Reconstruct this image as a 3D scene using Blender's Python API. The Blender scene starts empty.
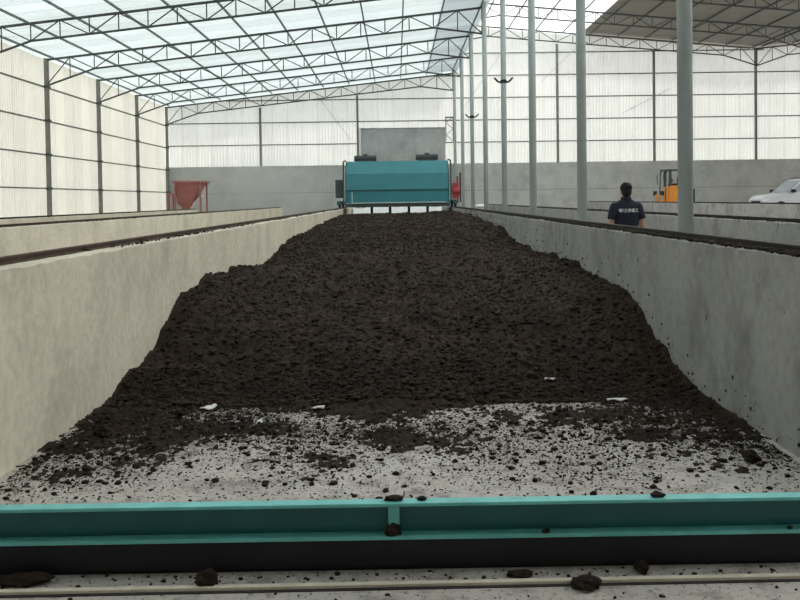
import bpy, bmesh, math, random
import numpy as np
from mathutils import Vector, Matrix

random.seed(7)
sc = bpy.context.scene
col = sc.collection

# ------------------------------------------------------------------ camera
CAM = Vector((0.0, 0.0, 1.6))
PITCH, YAW, ROLL = 17.5 / 800, 3.0 / 800, 0.014
fw = Vector((math.sin(YAW) * math.cos(PITCH), math.cos(YAW) * math.cos(PITCH), -math.sin(PITCH)))
rt = Vector((math.cos(YAW), -math.sin(YAW), 0))
up = rt.cross(fw)
r2 = rt * math.cos(ROLL) - up * math.sin(ROLL)
u2 = up * math.cos(ROLL) + rt * math.sin(ROLL)
cd = bpy.data.cameras.new('camera')
cam = bpy.data.objects.new('camera', cd)
col.objects.link(cam)
m = Matrix.Identity(4)
for i in range(3):
    m[i][0], m[i][1], m[i][2], m[i][3] = r2[i], u2[i], -fw[i], CAM[i]
cam.matrix_world = m
cd.sensor_width = 36
cd.lens = 36
cd.shift_y = -83 / 800
cd.clip_start = 0.05
cd.clip_end = 400
sc.camera = cam

# ------------------------------------------------------------------ light
w = bpy.data.worlds.new('sky')
sc.world = w
w.use_nodes = True
w.node_tree.nodes['Background'].inputs[0].default_value = (0.95, 0.98, 1.0, 1)
w.node_tree.nodes['Background'].inputs[1].default_value = 1.15
sd = bpy.data.lights.new('sun', 'SUN')
sd.energy = 2.4
sd.angle = math.radians(4)
sd.color = (1.0, 0.95, 0.85)
so = bpy.data.objects.new('sun', sd)
col.objects.link(so)
so.rotation_euler = Vector((-0.45, -0.30, -1.0)).to_track_quat('-Z', 'Y').to_euler()
vs = sc.view_settings
vs.view_transform = 'Standard'
vs.look = 'None'
vs.gamma = 1
vs.use_curve_mapping = False
vs.exposure = 1.0
sc.cycles.use_denoising = True
sc.cycles.max_bounces = 10
sc.cycles.diffuse_bounces = 7
sc.cycles.transmission_bounces = 8
sc.cycles.volume_bounces = 1

# ------------------------------------------------------------------ materials
def newmat(name):
    mt = bpy.data.materials.new(name)
    mt.use_nodes = True
    nt = mt.node_tree
    nt.nodes.clear()
    out = nt.nodes.new('ShaderNodeOutputMaterial')
    return mt, nt, out

def N(nt, typ, **kw):
    n = nt.nodes.new(typ)
    for k, v in kw.items():
        if k.startswith('i_'):
            key = k[2:]
            n.inputs[int(key) if key.isdigit() else key.replace('_', ' ')].default_value = v
        else:
            setattr(n, k, v)
    return n

def ramp(nt, fac, stops):
    n = nt.nodes.new('ShaderNodeValToRGB')
    e = n.color_ramp.elements
    while len(e) < len(stops):
        e.new(0.5)
    for i, (p, c) in enumerate(stops):
        e[i].position = p
        e[i].color = (*c, 1) if len(c) == 3 else c
    nt.links.new(fac, n.inputs[0])
    return n.outputs[0]

def noise(nt, vec, scale, detail=4, rough=0.55):
    n = N(nt, 'ShaderNodeTexNoise', i_Scale=scale, i_Detail=detail, i_Roughness=rough)
    nt.links.new(vec, n.inputs['Vector'])
    return n.outputs[0]

def coords(nt, scale=(1, 1, 1)):
    g = N(nt, 'ShaderNodeNewGeometry')
    mp = N(nt, 'ShaderNodeMapping')
    mp.inputs['Scale'].default_value = scale
    nt.links.new(g.outputs['Position'], mp.inputs[0])
    return mp.outputs[0]

def mixc(nt, fac, a, b, mode='MIX'):
    n = N(nt, 'ShaderNodeMix', data_type='RGBA', blend_type=mode)
    for s, v in ((n.inputs[0], fac), (n.inputs[6], a), (n.inputs[7], b)):
        if isinstance(v, (int, float)):
            s.default_value = v
        elif isinstance(v, tuple):
            s.default_value = (*v, 1)
        else:
            nt.links.new(v, s)
    return n.outputs[2]

def principled(nt, out, color, rough=0.7, metal=0.0, bump=None, bstr=0.3, bdist=0.01, spec=None):
    p = N(nt, 'ShaderNodeBsdfPrincipled')
    if isinstance(color, tuple):
        p.inputs['Base Color'].default_value = (*color, 1)
    else:
        nt.links.new(color, p.inputs['Base Color'])
    p.inputs['Roughness'].default_value = rough
    p.inputs['Metallic'].default_value = metal
    if spec is not None:
        p.inputs['Specular IOR Level'].default_value = spec
    if bump is not None:
        b = N(nt, 'ShaderNodeBump', i_Strength=bstr, i_Distance=bdist)
        nt.links.new(bump, b.inputs['Height'])
        nt.links.new(b.outputs[0], p.inputs['Normal'])
    nt.links.new(p.outputs[0], out.inputs[0])
    return p

def paint(name, c, rough=0.5, metal=0.0, wear=0.25, scale=3.0):
    mt, nt, out = newmat(name)
    v = coords(nt)
    n = noise(nt, v, scale, 5, 0.6)
    cc = ramp(nt, n, [(0.3, tuple(x * (1 - wear) for x in c)), (0.7, tuple(min(1, x * (1 + wear * .5)) for x in c))])
    principled(nt, out, cc, rough, metal)
    return mt

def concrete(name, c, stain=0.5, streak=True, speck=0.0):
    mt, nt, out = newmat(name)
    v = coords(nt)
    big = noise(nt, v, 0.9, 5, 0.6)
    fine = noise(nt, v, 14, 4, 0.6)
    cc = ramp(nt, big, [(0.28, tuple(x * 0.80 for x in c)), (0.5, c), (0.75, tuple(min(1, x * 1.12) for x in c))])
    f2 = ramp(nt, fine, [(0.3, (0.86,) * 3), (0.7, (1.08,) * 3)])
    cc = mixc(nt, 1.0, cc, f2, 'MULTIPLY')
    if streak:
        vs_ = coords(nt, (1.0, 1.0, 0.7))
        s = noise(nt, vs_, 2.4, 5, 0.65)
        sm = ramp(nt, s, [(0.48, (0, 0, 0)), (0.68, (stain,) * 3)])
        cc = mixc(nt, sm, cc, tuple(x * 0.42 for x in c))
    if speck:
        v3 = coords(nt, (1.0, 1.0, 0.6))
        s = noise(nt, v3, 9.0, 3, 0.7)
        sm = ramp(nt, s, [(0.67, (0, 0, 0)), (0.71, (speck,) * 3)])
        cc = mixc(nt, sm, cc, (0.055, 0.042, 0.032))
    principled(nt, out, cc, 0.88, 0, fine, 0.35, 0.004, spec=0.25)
    return mt

def sheet(name, c, trans, vary=0.10, mixf=0.6):
    """thin translucent cladding, tint differs a little from sheet to sheet"""
    mt, nt, out = newmat(name)
    oi = N(nt, 'ShaderNodeObjectInfo')
    v = coords(nt)
    n = noise(nt, v, 0.7, 4, 0.6)
    k = N(nt, 'ShaderNodeMapRange', i_3=1 - vary, i_4=1.0)
    nt.links.new(oi.outputs['Random'], k.inputs[0])
    k2 = N(nt, 'ShaderNodeMapRange', i_1=0.3, i_2=0.7, i_3=0.92, i_4=1.0)
    nt.links.new(n, k2.inputs[0])
    mm = N(nt, 'ShaderNodeMath', operation='MULTIPLY')
    nt.links.new(k.outputs[0], mm.inputs[0])
    nt.links.new(k2.outputs[0], mm.inputs[1])
    def tinted(cc):
        x = N(nt, 'ShaderNodeVectorMath', operation='SCALE')
        x.inputs[0].default_value = cc
        nt.links.new(mm.outputs[0], x.inputs['Scale'])
        return x.outputs[0]
    d = N(nt, 'ShaderNodeBsdfDiffuse')
    t = N(nt, 'ShaderNodeBsdfTranslucent')
    nt.links.new(tinted(c), d.inputs[0])
    nt.links.new(tinted(trans), t.inputs[0])
    mx = N(nt, 'ShaderNodeMixShader')
    mx.inputs[0].default_value = mixf
    nt.links.new(d.outputs[0], mx.inputs[1])
    nt.links.new(t.outputs[0], mx.inputs[2])
    nt.links.new(mx.outputs[0], out.inputs[0])
    return mt

def soil_mat(name, lift=1.0):
    mt, nt, out = newmat(name)
    v = coords(nt)
    a = noise(nt, v, 30, 5, 0.7)
    b = noise(nt, v, 2.2, 4, 0.6)
    c1 = ramp(nt, a, [(0.28, tuple(x * lift for x in (0.012, 0.008, 0.006))), (0.55, tuple(x * lift for x in (0.036, 0.026, 0.020))),
                      (0.80, tuple(x * lift for x in (0.085, 0.064, 0.048)))])
    c2 = ramp(nt, b, [(0.3, (0.75, 0.75, 0.78)), (0.7, (1.25, 1.18, 1.1))])
    cc = mixc(nt, 1.0, c1, c2, 'MULTIPLY')
    bb = noise(nt, v, 55, 4, 0.7)
    principled(nt, out, cc, 0.95, 0, bb, 0.6, 0.012, spec=0.2)
    return mt

def floor_mat(name):
    mt, nt, out = newmat(name)
    v = coords(nt)
    big = noise(nt, v, 0.8, 5, 0.6)
    cc = ramp(nt, big, [(0.3, (0.42, 0.39, 0.36)), (0.7, (0.62, 0.58, 0.54))])
    sp = noise(nt, v, 38, 4, 0.75)
    sm = ramp(nt, sp, [(0.56, (0, 0, 0)), (0.63, (0.85,) * 3)])
    cc = mixc(nt, sm, cc, (0.10, 0.08, 0.065))
    md = noise(nt, v, 5, 5, 0.65)
    dm = ramp(nt, md, [(0.50, (0, 0, 0)), (0.68, (0.65,) * 3)])
    cc = mixc(nt, dm, cc, (0.14, 0.115, 0.095))
    principled(nt, out, cc, 0.9, 0, sp, 0.4, 0.004, spec=0.2)
    return mt

M = {}
M['conc_l'] = concrete('trough_concrete_lit', (0.78, 0.71, 0.58), 0.25, True, 0.0)  # trough concrete, stronger side light painted in as a lighter, warmer tone
M['conc_r'] = concrete('trough_concrete_shaded_stained', (0.345, 0.34, 0.325), 0.62, True, 0.8)  # same concrete darkened for its shaded side, plus real stains and specks
M['conc_far'] = concrete('far_concrete', (0.48, 0.49, 0.47), 0.15, True)
M['floor'] = floor_mat('dusty_floor')
M['slab'] = concrete('slab_concrete', (0.5, 0.49, 0.46), 0.2, False)
M['soil'] = soil_mat('compost', 1.15)
M['crumb'] = soil_mat('compost_crumb', 0.9)
M['roof'] = sheet('roof_sheet_aqua', (0.56, 0.61, 0.615), (0.56, 0.625, 0.635), 0.20, 0.5)
M['roof_white'] = sheet('roof_sheet_clear', (0.8, 0.8, 0.8), (0.85, 0.87, 0.87), 0.05, 0.7)
M['clad_l'] = sheet('side_sheet_cream', (0.76, 0.745, 0.67), (0.80, 0.785, 0.70), 0.12, 0.58)
M['clad_f'] = sheet('end_sheet_white', (0.74, 0.75, 0.72), (0.66, 0.67, 0.645), 0.07, 0.5)
M['roof_dark'] = paint('roof_sheet_brown', (0.34, 0.32, 0.28), 0.7, 0, 0.15, 0.6)
M['steel'] = paint('green_grey_steel', (0.07, 0.085, 0.082), 0.55, 0.1, 0.2)
M['purlin'] = paint('purlin_grey', (0.16, 0.19, 0.19), 0.6, 0, 0.15)
M['galv'] = paint('grey_green_paint', (0.40, 0.46, 0.46), 0.5, 0.0, 0.12, 2.0)
M['post'] = paint('post_paint', (0.20, 0.21, 0.19), 0.6, 0, 0.2)
M['rust'] = paint('rusty_rail', (0.10, 0.062, 0.046), 0.75, 0.2, 0.4, 6)
M['darkrail'] = paint('dark_rail', (0.035, 0.028, 0.026), 0.7, 0.2, 0.4, 6)
M['teal'] = paint('teal_web_shaded', (0.005, 0.105, 0.115), 0.4, 0, 0.12, 5)  # beam web: teal darkened to carry the shade on its near side
M['tealflange_lit'] = paint('teal_flange_lit', (0.17, 0.56, 0.53), 0.5, 0, 0.2, 9)  # same beam teal, lightened for the light falling on the flanges
M['tealhood'] = paint('teal_hood', (0.045, 0.24, 0.275), 0.5, 0, 0.12, 1.5)
M['tealdark'] = paint('teal_dark', (0.02, 0.10, 0.11), 0.6, 0, 0.3, 2)
M['palepipe'] = paint('pale_pipe', (0.42, 0.55, 0.54), 0.5, 0, 0.1)
M['black'] = paint('black_steel', (0.007, 0.008, 0.013), 0.6, 0.1, 0.2)
M['motor'] = paint('motor_grey', (0.06, 0.075, 0.075), 0.6, 0, 0.25)
M['red'] = paint('red_paint', (0.42, 0.045, 0.05), 0.5, 0, 0.2)
M['redhop'] = paint('red_hopper_hazed', (0.42, 0.16, 0.145), 0.6, 0, 0.2)  # red paled towards pink, the haze over the hopper put into its colour
M['orange'] = paint('orange_paint', (0.72, 0.27, 0.03), 0.45, 0, 0.15)
M['white'] = paint('white_paint', (0.75, 0.75, 0.74), 0.4, 0, 0.05)
M['carpaint'] = paint('silver_car_paint', (0.62, 0.64, 0.68), 0.25, 0.1, 0.04)
M['glass'] = paint('car_glass', (0.26, 0.31, 0.35), 0.06, 0.0, 0.05)  # reflected light painted in as a lighter blue-grey base
M['tarp'] = concrete('grey_tarpaulin', (0.40, 0.41, 0.405), 0.12, True)
M['skin'] = paint('skin', (0.42, 0.24, 0.16), 0.6, 0, 0.08)
M['hair'] = paint('hair', (0.008, 0.007, 0.007), 0.9, 0, 0.3, 40)
M['navy'] = paint('navy_cotton', (0.012, 0.013, 0.032), 0.9, 0, 0.25, 12)
M['trouser'] = paint('dark_trouser', (0.02, 0.02, 0.024), 0.9, 0, 0.2, 12)
M['shoe'] = paint('shoe_black', (0.012, 0.012, 0.012), 0.5, 0, 0.2)
M['print'] = paint('white_print', (0.75, 0.76, 0.8), 0.8, 0, 0.05)
M['lamp'] = paint('clear_lamp', (0.8, 0.8, 0.78), 0.15, 0, 0.03)

# ------------------------------------------------------------------ helpers
class MB:
    def __init__(s):
        s.v, s.f = [], []
    def add(s, vs, fs):
        o = len(s.v)
        s.v += [tuple(p) for p in vs]
        s.f += [tuple(i + o for i in f) for f in fs]
        return s
    def box(s, x0, x1, y0, y1, z0, z1):
        return s.add([(x0, y0, z0), (x1, y0, z0), (x1, y1, z0), (x0, y1, z0), (x0, y0, z1), (x1, y0, z1), (x1, y1, z1), (x0, y1, z1)],
                     [(3, 2, 1, 0), (4, 5, 6, 7), (0, 1, 5, 4), (1, 2, 6, 5), (2, 3, 7, 6), (3, 0, 4, 7)])
    def tube(s, p, q, r0, r1=None, n=8, sx=1.0):
        p, q = Vector(p), Vector(q)
        r1 = r0 if r1 is None else r1
        d = (q - p).normalized()
        a = d.orthogonal().normalized() if abs(d.z) < 0.95 else Vector((1, 0, 0))
        a = (a - d * a.dot(d)).normalized()
        b = d.cross(a)
        vs = []
        for c, r in ((p, r0), (q, r1)):
            for k in range(n):
                t = 2 * math.pi * k / n
                vs.append(c + a * (r * math.cos(t) * sx) + b * (r * math.sin(t)))
        fs = [(k, (k + 1) % n, n + (k + 1) % n, n + k) for k in range(n)]
        fs += [tuple(reversed(range(n))), tuple(range(n, 2 * n))]
        return s.add(vs, fs)
    def path(s, pts, r, n=8):
        for a, b in zip(pts, pts[1:]):
            s.tube(a, b, r, r, n)
        return s
    def prism(s, prof, axis, a, b):
        """closed profile (2-tuples) extruded along axis from a to b"""
        n = len(prof)
        def mk(u, v, t):
            return {'x': (t, u, v), 'y': (u, t, v), 'z': (u, v, t)}[axis]
        vs = [mk(u, v, a) for u, v in prof] + [mk(u, v, b) for u, v in prof]
        fs = [(k, (k + 1) % n, n + (k + 1) % n, n + k) for k in range(n)]
        fs += [tuple(reversed(range(n))), tuple(range(n, 2 * n))]
        return s.add(vs, fs)
    def ellipsoid(s, c, r, nu=14, nv=10):
        vs = [(c[0], c[1], c[2] - r[2])]
        for j in range(1, nv):
            ph = math.pi * j / nv - math.pi / 2
            for i in range(nu):
                t = 2 * math.pi * i / nu
                vs.append((c[0] + r[0] * math.cos(ph) * math.cos(t), c[1] + r[1] * math.cos(ph) * math.sin(t), c[2] + r[2] * math.sin(ph)))
        vs.append((c[0], c[1], c[2] + r[2]))
        fs = []
        for i in range(nu):
            fs.append((0, 1 + (i + 1) % nu, 1 + i))
            for j in range(nv - 2):
                a = 1 + j * nu
                fs.append((a + i, a + (i + 1) % nu, a + nu + (i + 1) % nu, a + nu + i))
            a = 1 + (nv - 2) * nu
            fs.append((a + i, a + (i + 1) % nu, len(vs) - 1))
        return s.add(vs, fs)
    def loft(s, rings):
        n = len(rings[0])
        vs = [p for r in rings for p in r]
        fs = []
        for j in range(len(rings) - 1):
            for k in range(n):
                fs.append((j * n + k, j * n + (k + 1) % n, (j + 1) * n + (k + 1) % n, (j + 1) * n + k))
        fs += [tuple(reversed(range(n))), tuple(range((len(rings) - 1) * n, len(rings) * n))]
        return s.add(vs, fs)
    def mesh(s, name, mat, smooth=False, bevel=0):
        me = bpy.data.meshes.new(name)
        me.from_pydata(s.v, [], s.f)
        bm = bmesh.new()
        bm.from_mesh(me)
        bmesh.ops.recalc_face_normals(bm, faces=bm.faces)
        if bevel:
            bmesh.ops.bevel(bm, geom=[e for e in bm.edges if len(e.link_faces) == 2 and e.calc_face_angle(0) > 0.5],
                            offset=bevel, segments=2, affect='EDGES', clamp_overlap=True)
        bm.to_mesh(me)
        bm.free()
        if smooth:
            me.polygons.foreach_set('use_smooth', [True] * len(me.polygons))
        me.materials.append(mat)
        return me
    def build(s, name, mat, parent=None, smooth=False, bevel=0, **tags):
        return link(name, s.mesh(name, mat, smooth, bevel), parent, **tags)

def settags(o, label=None, cat=None, group=None, kind=None):
    if label: o['label'] = label
    if cat: o['category'] = cat
    if group: o['group'] = group
    if kind: o['kind'] = kind
    return o

def link(name, me, parent=None, **tags):
    o = bpy.data.objects.new(name, me)
    col.objects.link(o)
    o.parent = parent
    return settags(o, **tags)

def thing(name, loc=(0, 0, 0), rz=0, parent=None, **tags):
    o = bpy.data.objects.new(name, None)
    o.empty_display_size = 0.2
    col.objects.link(o)
    o.location = loc
    o.rotation_euler = (0, 0, rz)
    o.parent = parent
    return settags(o, **tags)

def copy_tree(o, parent=None):
    c = o.copy()
    col.objects.link(c)
    c.parent = parent
    for ch in [x for x in bpy.data.objects if x.parent == o]:
        copy_tree(ch, c)
    return c

def remeshed(name, mb, mat, voxel, smooth_it=6, parent=None, **tags):
    o = mb.build(name, mat)
    md = o.modifiers.new('r', 'REMESH')
    md.mode = 'VOXEL'
    md.voxel_size = voxel
    s_ = o.modifiers.new('s', 'SMOOTH')
    s_.iterations = smooth_it
    dg = bpy.context.evaluated_depsgraph_get()
    me = bpy.data.meshes.new_from_object(o.evaluated_get(dg))
    bpy.data.objects.remove(o)
    me.name = name
    me.polygons.foreach_set('use_smooth', [True] * len(me.polygons))
    if not me.materials:
        me.materials.append(mat)
    return link(name, me, parent, **tags)

# numpy value noise
def vnoise(x, y, seed):
    xi = np.floor(x).astype(np.int64); yi = np.floor(y).astype(np.int64)
    fx = x - xi; fy = y - yi
    fx = fx * fx * (3 - 2 * fx); fy = fy * fy * (3 - 2 * fy)
    def h(a, b):
        n = (a * 374761393 + b * 668265263 + seed * 1442695041) & 0xffffffff
        n = ((n ^ (n >> 13)) * 1274126177) & 0xffffffff
        n = n ^ (n >> 16)
        return (n & 0xffff) / 65535.0
    return (h(xi, yi) * (1 - fx) + h(xi + 1, yi) * fx) * (1 - fy) + (h(xi, yi + 1) * (1 - fx) + h(xi + 1, yi + 1) * fx) * fy

def cells(x, y, seed):
    """lumps: 1 at a clod's centre, 0 between clods"""
    xi = np.floor(x).astype(np.int64); yi = np.floor(y).astype(np.int64)
    best = np.full(x.shape, 9.0)
    def h(a, b, s):
        n = (a * 374761393 + b * 668265263 + s * 1442695041) & 0xffffffff
        n = ((n ^ (n >> 13)) * 1274126177) & 0xffffffff
        n = n ^ (n >> 16)
        return (n & 0xffff) / 65535.0
    for dx in (-1, 0, 1):
        for dy in (-1, 0, 1):
            cx = xi + dx; cy = yi + dy
            px = cx + h(cx, cy, seed); py = cy + h(cx, cy, seed + 11)
            r = 0.45 + 0.75 * h(cx, cy, seed + 23)
            best = np.minimum(best, np.hypot(x - px, y - py) / r)
    return np.sqrt(np.clip(1 - best * best, 0, 1))

def np_mesh(name, V, F, mat, smooth=False):
    me = bpy.data.meshes.new(name)
    k = F.shape[1]
    me.vertices.add(len(V)); me.loops.add(F.size); me.polygons.add(len(F))
    me.vertices.foreach_set('co', V.astype(np.float32).ravel())
    me.loops.foreach_set('vertex_index', F.astype(np.int32).ravel())
    me.polygons.foreach_set('loop_start', np.arange(0, F.size, k, dtype=np.int32))
    me.polygons.foreach_set('loop_total', np.full(len(F), k, dtype=np.int32))
    if smooth:
        me.polygons.foreach_set('use_smooth', np.ones(len(F), dtype=bool))
    me.update(calc_edges=True)
    me.validate()
    me.materials.append(mat)
    return me

_ico = None
def ico():
    global _ico
    if _ico is None:
        bm = bmesh.new()
        bmesh.ops.create_icosphere(bm, subdivisions=1, radius=1)
        bm.verts.ensure_lookup_table()
        _ico = (np.array([v.co[:] for v in bm.verts]), np.array([[v.index for v in f.verts] for f in bm.faces]))
        bm.free()
    return _ico

def crumbs(name, P, R, mat, seed=1, flat=0.7, tiny=False):
    """many little lumps in one mesh"""
    rng = np.random.default_rng(seed)
    v, f = ico()
    if tiny:
        v = np.array([(1, 0, 0), (0, 1, 0), (-1, 0, 0), (0, -1, 0), (0, 0, 1.0)])
        f = np.array([(0, 1, 4), (1, 2, 4), (2, 3, 4), (3, 0, 4)])
    n = len(P)
    a = rng.uniform(0, 2 * np.pi, n)
    ca, sa = np.cos(a), np.sin(a)
    jit = rng.uniform(0.65, 1.3, (n, len(v), 1))
    W = v[None] * jit
    W = W * np.stack([R * rng.uniform(0.7, 1.4, n), R * rng.uniform(0.7, 1.3, n), R * flat], 1)[:, None, :]
    X = W[..., 0] * ca[:, None] - W[..., 1] * sa[:, None]
    Y = W[..., 0] * sa[:, None] + W[..., 1] * ca[:, None]
    V = np.stack([X, Y, W[..., 2]], -1) + P[:, None, :]
    F = f[None] + (np.arange(n) * len(v))[:, None, None]
    return np_mesh(name, V.reshape(-1, 3), F.reshape(-1, 3), mat)

# ------------------------------------------------------------------ layout
YB = -4.0                   # unseen end wall added behind the viewer for shade
OPAQUE = 1.0                # unseen opaque roof sheets added up to here to darken the foreground
YF = 53.0                   # far wall
XL = -15.08                 # left cladding
XC = 3.885                  # row of round columns
XV = 23.84                  # valley on the right
XR = 34.0
BAY = [10.75 + 6 * k for k in range(8)]
def roof1(x): return 7.88 + (x - XL) * 0.106
def roof2(x): return 13.1 - (x - XC) * 0.093
def roof3(x): return 11.24 + (x - XV) * 0.093
SLAB = 0.5
HAZE = 0.30
CLEAR_TO = 26.0             # out-of-view clear sheets put in to brighten the left trough wall
SLABX = 11.9

# ------------------------------------------------------------------ setting
fl = MB().add([(-60, -40, 0), (60, -40, 0), (60, 90, 0), (-60, 90, 0)], [(0, 1, 2, 3)]).build('floor', M['floor'], kind='structure')
MB().box(SLABX, XR, 0, YF - 0.02, -0.1, SLAB).build('floor', M['slab'], kind='structure')

def corr(n_rib, width, depth):
    """corrugated profile across a sheet: list of (offset, height)"""
    p = []
    st = width / n_rib
    for i in range(n_rib):
        a = i * st
        p += [(a, 0), (a + st * .55, 0), (a + st * .65, depth), (a + st * .9, depth)]
    p.append((width, 0))
    return p

# --- left side wall
wl = thing('wall_left', (XL - 0.12, 0, 0), kind='structure', label='cream translucent side wall of upright sheets on steel rails')
def sub(o, mb, name, mat, **k):
    """build in world coordinates under an unrotated parent"""
    L = o.location
    mb.v = [(x - L.x, y - L.y, z - L.z) for x, y, z in mb.v]
    return mb.build(name, mat, o, **k)
y = YB
while y < YF - 0.1:
    wd = min(1.02, YF - y)
    pr = corr(5, wd, 0.03)
    vs, fs = [], []
    off = random.uniform(0, .008)
    for a, d in pr:
        vs += [(XL - 0.16 - d - off, y + a, 1.0), (XL - 0.16 - d - off, y + a, roof1(XL) + 0.05)]
    for k in range(len(pr) - 1):
        fs.append((2 * k, 2 * k + 2, 2 * k + 3, 2 * k + 1))
    sub(wl, MB().add(vs, fs), 'cladding_sheet', M['clad_l'])
    y += 1.0
for z in (2.29, 3.75, 5.22, 6.68):
    sub(wl, MB().box(XL - 0.13, XL - 0.05, YB, YF, z - .03, z + .03), 'girt', M['post'])
sub(wl, MB().box(XL - 0.30, XL + 0.02, YB, YF, 0, 1.12), 'plinth', M['conc_l'])
for yb in [-7.2 + 6 * k for k in range(0)] + BAY[2:]:
    p = sub(wl, MB().box(XL - 0.05, XL + 0.10, yb - .09, yb + .09, 0, roof1(XL) + .02), 'post', M['post'])
    for z in (2.29, 3.75, 5.22, 6.68):
        o = MB().box(XL - .06 - wl.location.x, XL + .14 - wl.location.x, yb - .13, yb + .13, z - .05, z + .05).build('clip', M['steel'], p)

# --- far wall
wf = thing('wall_far', (0, YF, 0), kind='structure', label='white translucent end wall above a grey concrete base')
x = XL - 0.1
while x < XR:
    wd = 1.02
    xm = x + .5
    zt = (roof1(xm) if xm < XC else roof2(xm) if xm < XV else roof3(xm)) - 0.02
    pr = corr(5, wd, 0.03)
    vs, fs = [], []
    for a, d in pr:
        xx = x + a
        if xx < XC and xm < XC: zz = roof1(xx)
        elif xx < XV: zz = roof2(max(xx, XC))
        else: zz = roof3(xx)
        vs += [(xx, YF + .16 + d, 3.85), (xx, YF + .16 + d, zz - .02)]
    for k in range(len(pr) - 1):
        fs.append((2 * k, 2 * k + 2, 2 * k + 3, 2 * k + 1))
    sub(wf, MB().add(vs, fs), 'cladding_sheet', M['clad_f'])
    x += 1.0
for k in range(5):
    z = 5.33 + 1.465 * k
    x0 = XL if z < 7.8 else XL + max(0, (z - 7.88) / .106) + .3
    x1 = XR if z < 11 else XC + (13.1 - z) / .093
    if z > 9.85: x0 = XC
    sub(wf, MB().box(x0, x1, YF + .05, YF + .13, z - .035, z + .035), 'girt', M['post'])
sub(wf, MB().box(XL - .3, XR, YF, YF + .3, 0, 2.13), 'concrete_course', M['conc_far'])
sub(wf, MB().box(XL - .3, XR, YF + .02, YF + .3, 2.16, 3.93), 'concrete_course', M['conc_far'])
sub(wf, MB().box(XL - .3, XR, YF + .05, YF + .28, 2.12, 2.17), 'course_joint', M['post'])
for x, zt in ((-8.94, roof1(-8.94) - .75), (-2.52, roof1(-2.52) - .7), (10.7, roof2(10.7) - .75), (17.1, roof2(17.1) - .7), (XV, roof2(XV))):
    sub(wf, MB().box(x - .07, x + .07, YF - .08, YF + .05, 3.93, zt), 'post', M['post'])
# thin wind-brace rods in front of the end wall
for a, b in (((4.6, 7.7), (6.9, 11.0)), ((9.6, 9.2), (12.0, 11.5)), ((15.0, 7.1), (18.2, 8.7)), ((-5.5, 9.0), (-3.0, 5.6))):
    sub(wf, MB().tube((a[0], YF - .03, a[1]), (b[0], YF - .03, b[1]), .018, n=6), 'brace_rod', M['galv'])
# little lattice bracket beside the curtain
lb = MB()
for x in (3.3, 3.78):
    lb.box(x - .03, x + .03, YF - .3, YF - .24, 5.4, 7.0)
for k in range(4):
    a, b = (3.3, 3.78) if k % 2 else (3.78, 3.3)
    lb.tube((a, YF - .27, 5.4 + .4 * k), (b, YF - .27, 5.8 + .4 * k), .022, n=6)
lb.box(3.27, 3.81, YF - .3, YF + .06, 6.94, 7.0)
sub(wf, lb, 'lattice_bracket', M['post'])

# --- right side wall, far off to the right
wr = thing('wall_right', (XR, 0, 0), kind='structure', label='white sheet wall on the far right side')
y = YB
while y < YF - .1:
    pr = corr(5, 1.02, 0.03)
    vs, fs = [], []
    for a, d in pr:
        vs += [(XR + d, y + a, 1.0), (XR + d, y + a, roof3(XR))]
    for k in range(len(pr) - 1):
        fs.append((2 * k, 2 * k + 2, 2 * k + 3, 2 * k + 1))
    sub(wr, MB().add(vs, fs), 'cladding_sheet', M['clad_f'])
    y += 1.0
sub(wr, MB().box(XR - .05, XR + .2, YB, YF, 0, 1.1), 'plinth', M['conc_far'])

# --- unseen end wall, added to keep light off the beam's near side
wb_ = thing('wall_back_added', (0, YB, 0), kind='structure', label='unseen end wall added behind the viewer to shade the foreground')
sub(wb_, MB().box(XL - .3, XR, YB - .3, YB, 0, 3.93), 'concrete_course', M['conc_far'])
sub(wb_, MB().add([(XL - .3, YB - .1, 3.9), (XR, YB - .1, 3.9), (XR, YB - .1, roof3(XR) + .2), (XV, YB - .1, roof2(XV) + .2), (XC, YB - .1, roof2(XC) + .2), (XC, YB - .1, roof1(XC) + .2), (XL - .3, YB - .1, roof1(XL) + .2)],
                  [(0, 1, 2, 3, 4, 5, 6)]), 'cladding', M['roof_dark'])

# --- roofs
def roof(label, segs, purl, zf, mat_p):
    """segs: (x0, x1, material) across; sheets one metre wide along the hall"""
    r = thing('ceiling', (segs[0][0], 0, zf(segs[0][0])), kind='structure', label=label)
    L = r.location
    for x0, x1, mt in segs:
        pr = corr(4, 1.02, .035)
        vs, fs = [], []
        for a, d in pr:
            vs += [(x0 - L.x, a, zf(x0) + .16 + d - L.z), (x1 - L.x, a, zf(x1) + .16 + d - L.z)]
        for k in range(len(pr) - 1):
            fs.append((2 * k, 2 * k + 1, 2 * k + 3, 2 * k + 2))
        me = MB().add(vs, fs).mesh('roof_sheet', mt)
        med = MB().add(vs, fs).mesh('roof_sheet', M['roof_dark'])
        mec = me if mt is not M['roof_dark'] else MB().add(vs, fs).mesh('roof_sheet', M['roof_white'])
        y = YB
        while y < YF + .2:
            o = link('roof_sheet', med if y < OPAQUE else mec if y < CLEAR_TO else me, r)
            o.location = (0, y, random.uniform(0, .006))
            y += 1.0
    me = MB().box(-.028, .028, YB, YF + .15, .06, .14).mesh('purlin', mat_p)
    for x in purl:
        o = link('purlin', me, r)
        o.location = (x - L.x, 0, zf(x) + .02 - L.z)
    return r
n1 = 11
roof('low translucent aqua roof of ribbed sheets over the left bay', [(XL - .5, XC + .25, M['roof'])],
     [XL + .1 + k * (XC - XL - .2) / n1 for k in range(n1 + 1)], roof1, M['purlin'])
roof('high roof of clear and brown sheets over the right bay', [(XC - .3, 12.4, M['roof_white']), (12.4, XV, M['roof_dark'])],
     [XC + .1 + k * (XV - XC - .2) / n1 for k in range(n1 + 1)], roof2, M['steel'])
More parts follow.
